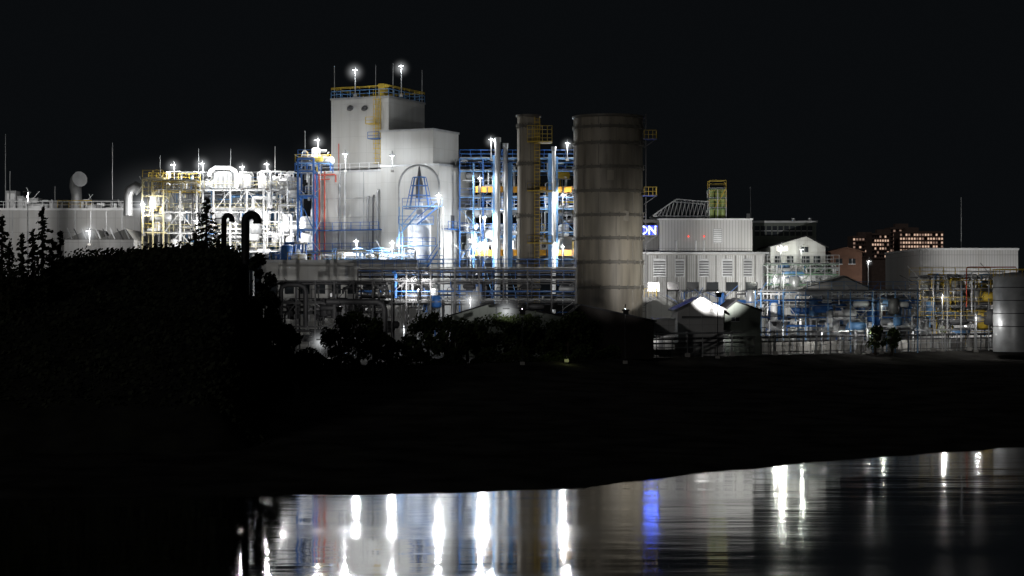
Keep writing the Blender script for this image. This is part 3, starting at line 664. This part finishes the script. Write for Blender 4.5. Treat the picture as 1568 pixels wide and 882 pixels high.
def hill():
    s=MB('hill'); xs=[-110+i*1.0 for i in range(96)]; ys=[112+i*2 for i in range(62)]
    def hh(x,y):
        top=15.6+ .12*math.sin(x*.7)+.08*math.sin(x*1.9)
        top-=3.2*max(0,min(1,(-37.0-x)/3))
        fx=max(0,min(1,(-21.3-x-.115*(y-170))/3.4)); fx=fx*fx*(3-2*fx)
        fy=max(0,min(1,(y-122)/40)); fy=fy**.8; by=max(0,min(1,(234-y)/25))
        return min(gh(x,y),GZ)-.3+ (top-GZ)*fx*fy*by+.12*math.sin(x*1.3+y*.8)*fx
    vs=[(x,y,hh(x,y)) for y in ys for x in xs]; nx=len(xs)
    s.add(vs,[(j*nx+i,j*nx+i+1,(j+1)*nx+i+1,(j+1)*nx+i) for j in range(len(ys)-1) for i in range(nx-1)],mat('hill_earth',(0.03,0.03,0.026),1.0,var=.4,scale=.5,spec=0.0),True)
    s.finish()
    f=MB('hillside_foliage')
    for i in range(26000):
        y=R.uniform(128,205); x=-21.2-.115*(y-170)-R.random()**1.3*36; z=hh(x,y)
        leaf(f,Vector((x+R.gauss(0,.25),y,z+R.random()**3*.8)),R.uniform(.12,.28),LEAFD)
    f.finish()
    return hh
hh=hill()
for px,yt,D,r in ((65,316,156,3.0),(3,328,152,2.8),(34,356,150,2.2),(92,352,158,1.8),(-30,325,154,2.8),(50,350,148,2.0),(14,368,146,2.4),(80,364,150,2.2)):
    x=WX(px,D); z=hh(x,D)-4; conifer(x,D,z,WZ(yt,D)-z,r)
x=WX(316,178); z=hh(x,178)-3; conifer(x,178,z,WZ(302,178)-z,4.4); x=WX(298,180); conifer(x,180,hh(x,180)-1,3.6,2.2); x=WX(335,182); conifer(x,182,hh(x,182)-1,3.2,2.0)
for px,yt,D,r in ((398,378,176,1.4),(405,405,172,1.6),(410,432,170,1.8),(418,462,170,1.8),(432,486,174,1.7),(448,508,178,1.6),(466,526,184,1.5),(400,440,160,2.0),(424,500,164,1.8),(484,538,192,1.3)):
    x=WX(px,D); z=min(gh(x,D),hh(x,D)); broadleaf(x,D,z-.3,WZ(yt,D)-z+.3,r,LEAFD,2200)
for px,yt,w_ in ((349,328,.30),(385,327,.46)):
    s=MB('gooseneck_vent_pipe'); D=180; q=W(px,yt,D)
    s2=[]
    for i in range(11):
        a=math.pi*i/10; s2.append((q.x-w_*1.1*math.cos(a)*1.1,D,q.z-w_*1.3-.1+w_*1.3*math.sin(a)))
    s2=[(s2[0][0],D,hh(q.x,D)-3)]+s2+[(s2[-1][0],D,s2[-1][2]-.2)]
    s.tube(s2,w_*.82,BLK,14); s.tube([(s2[-1][0],D,s2[-1][2]-.02),(s2[-1][0],D,s2[-1][2]+.12)],w_*.9,BLK,14)
    s.tube([(s2[0][0],D,hh(q.x,D)+1),(s2[0][0],D,hh(q.x,D)+1.2)],w_*.95,BLK,14); s.finish()
for px,yt,r in ((520,488,2.3),(548,478,2.4),(572,490,2.0),(600,520,1.5),(630,516,1.5),(655,480,2.5),(686,484,2.4),(716,488,2.3),(745,478,2.7),(775,484,2.6),(806,482,2.7),(838,484,2.6),(870,484,2.7),(900,488,2.3),(925,500,1.7),(985,515,1.5),(960,508,1.6),(700,505,1.8),(790,505,1.9),(860,508,1.9)):
    D=218
    for _ in range(3): D=edge(WX(px,D))+4
    D+=R.uniform(0,4); x=WX(px,D); broadleaf(x,D,GZ,WZ(yt,D)-GZ,r,LEAF,1900)
f=MB('hedge')
for i in range(18000):
    x=R.uniform(-24,17); y=edge(x)+R.uniform(.2,2.4); hgt=1.1+.5*math.sin(x*1.7)+.4*math.sin(x*.6+2)
    if hgt<.35: continue
    leaf(f,Vector((x,y,GZ+R.random()*max(.3,hgt))),R.uniform(.08,.18),LEAF)
f.finish()
for px,yt,D,r in ((1385,392,420,3.2),(1400,398,400,3),(1450,452,300,1.6),(1340,500,258,1.4),(1365,503,259,1.3)):
    x=WX(px,D); broadleaf(x,D,GZ,WZ(yt,D)-GZ,r,LEAF,1300)

# ---------------------------------------------------------------- lamps
C1=(1,0.98,0.95); CB=(0.95,0.98,1.0); CG=(.97,1,.88)
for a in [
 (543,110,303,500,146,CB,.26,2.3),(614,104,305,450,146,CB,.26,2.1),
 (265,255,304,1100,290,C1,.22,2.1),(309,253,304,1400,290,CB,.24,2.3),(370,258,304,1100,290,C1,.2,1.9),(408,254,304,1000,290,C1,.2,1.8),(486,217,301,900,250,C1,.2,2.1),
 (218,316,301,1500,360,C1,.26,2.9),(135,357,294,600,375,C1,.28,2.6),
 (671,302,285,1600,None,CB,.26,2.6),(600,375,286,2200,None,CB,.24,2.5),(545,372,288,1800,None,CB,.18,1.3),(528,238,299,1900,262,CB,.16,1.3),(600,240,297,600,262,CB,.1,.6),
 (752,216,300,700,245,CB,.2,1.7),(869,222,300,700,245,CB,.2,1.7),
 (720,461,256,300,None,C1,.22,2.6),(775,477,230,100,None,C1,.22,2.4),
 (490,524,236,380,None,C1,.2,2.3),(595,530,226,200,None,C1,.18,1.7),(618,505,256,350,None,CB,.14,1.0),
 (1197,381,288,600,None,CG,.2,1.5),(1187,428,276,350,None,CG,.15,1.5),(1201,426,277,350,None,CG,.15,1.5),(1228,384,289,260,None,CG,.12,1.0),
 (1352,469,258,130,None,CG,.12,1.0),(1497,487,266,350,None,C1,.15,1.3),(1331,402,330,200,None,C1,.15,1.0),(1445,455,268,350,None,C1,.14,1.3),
 (735,375,299,3000,None,CB,.18,1.2),(742,335,299,1900,None,CB,.16,1.0),(862,380,299,1500,None,C1,.15,.8),(862,300,299,1300,None,C1,.12,.5),(735,275,299,1100,None,CB,.12,.5),(810,310,301,900,None,CB,.1,0),  # lamps added inside the pipe structure to brighten its steelwork
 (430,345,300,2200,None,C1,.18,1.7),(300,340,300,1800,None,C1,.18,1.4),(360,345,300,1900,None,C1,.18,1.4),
 (1260,508,257,260,None,C1,.1,.6),(1400,505,268,240,None,C1,.1,0),(1200,505,258,200,None,C1,.1,0),(1330,505,258,220,None,C1,.1,0),  # lamps added to light the ground behind the fence
 (868,546,222,12,None,(.9,1,.4),.04,0)]:  # low greenish lamp added to tint the foliage
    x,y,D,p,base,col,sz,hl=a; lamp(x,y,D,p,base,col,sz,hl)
for i in range(8):  # row of lamps added to light the wall behind the fence
    x=19+i*8.2+R.uniform(-1.5,1.5); y=edge(x)+2.6; D=y; px=784+x*F/D; py=HZ-(GZ+2.3-CH)*F/D
    lamp(px,py,D,R.uniform(32,75),None,C1,.05,0,name='added_wall_lamp')
for a in [  # spots on masts, added to brighten stacks, halls and facades
 (958,478,216,17000,((930,270,272),50)),(800,478,212,26000,((690,260,300),42)),(1100,452,237,62000,((1085,372,290),56)),
 (520,474,214,16000,((560,300,300),46)),(1480,495,290,34000,((1480,410,330),95)),(1215,500,270,5000,((1215,380,292),80)),(640,440,258,7000,((590,400,290),90)),(40,296,300,9000,((60,335,325),120))]:
    x,y,D,p,sp=a; lamp(x,y,D,p,None,C1,.08,0,name='added_flood_mast',spot=sp)
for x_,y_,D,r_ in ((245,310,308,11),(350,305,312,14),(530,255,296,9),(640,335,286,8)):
    h=bpy.data.objects.new('bloom_haze',SM); scene.collection.objects.link(h); h.location=W(x_,y_,D); h.scale=(r_*1.2,r_*.5,r_*.8)  # added glow volumes imitating bloom over the brightest units
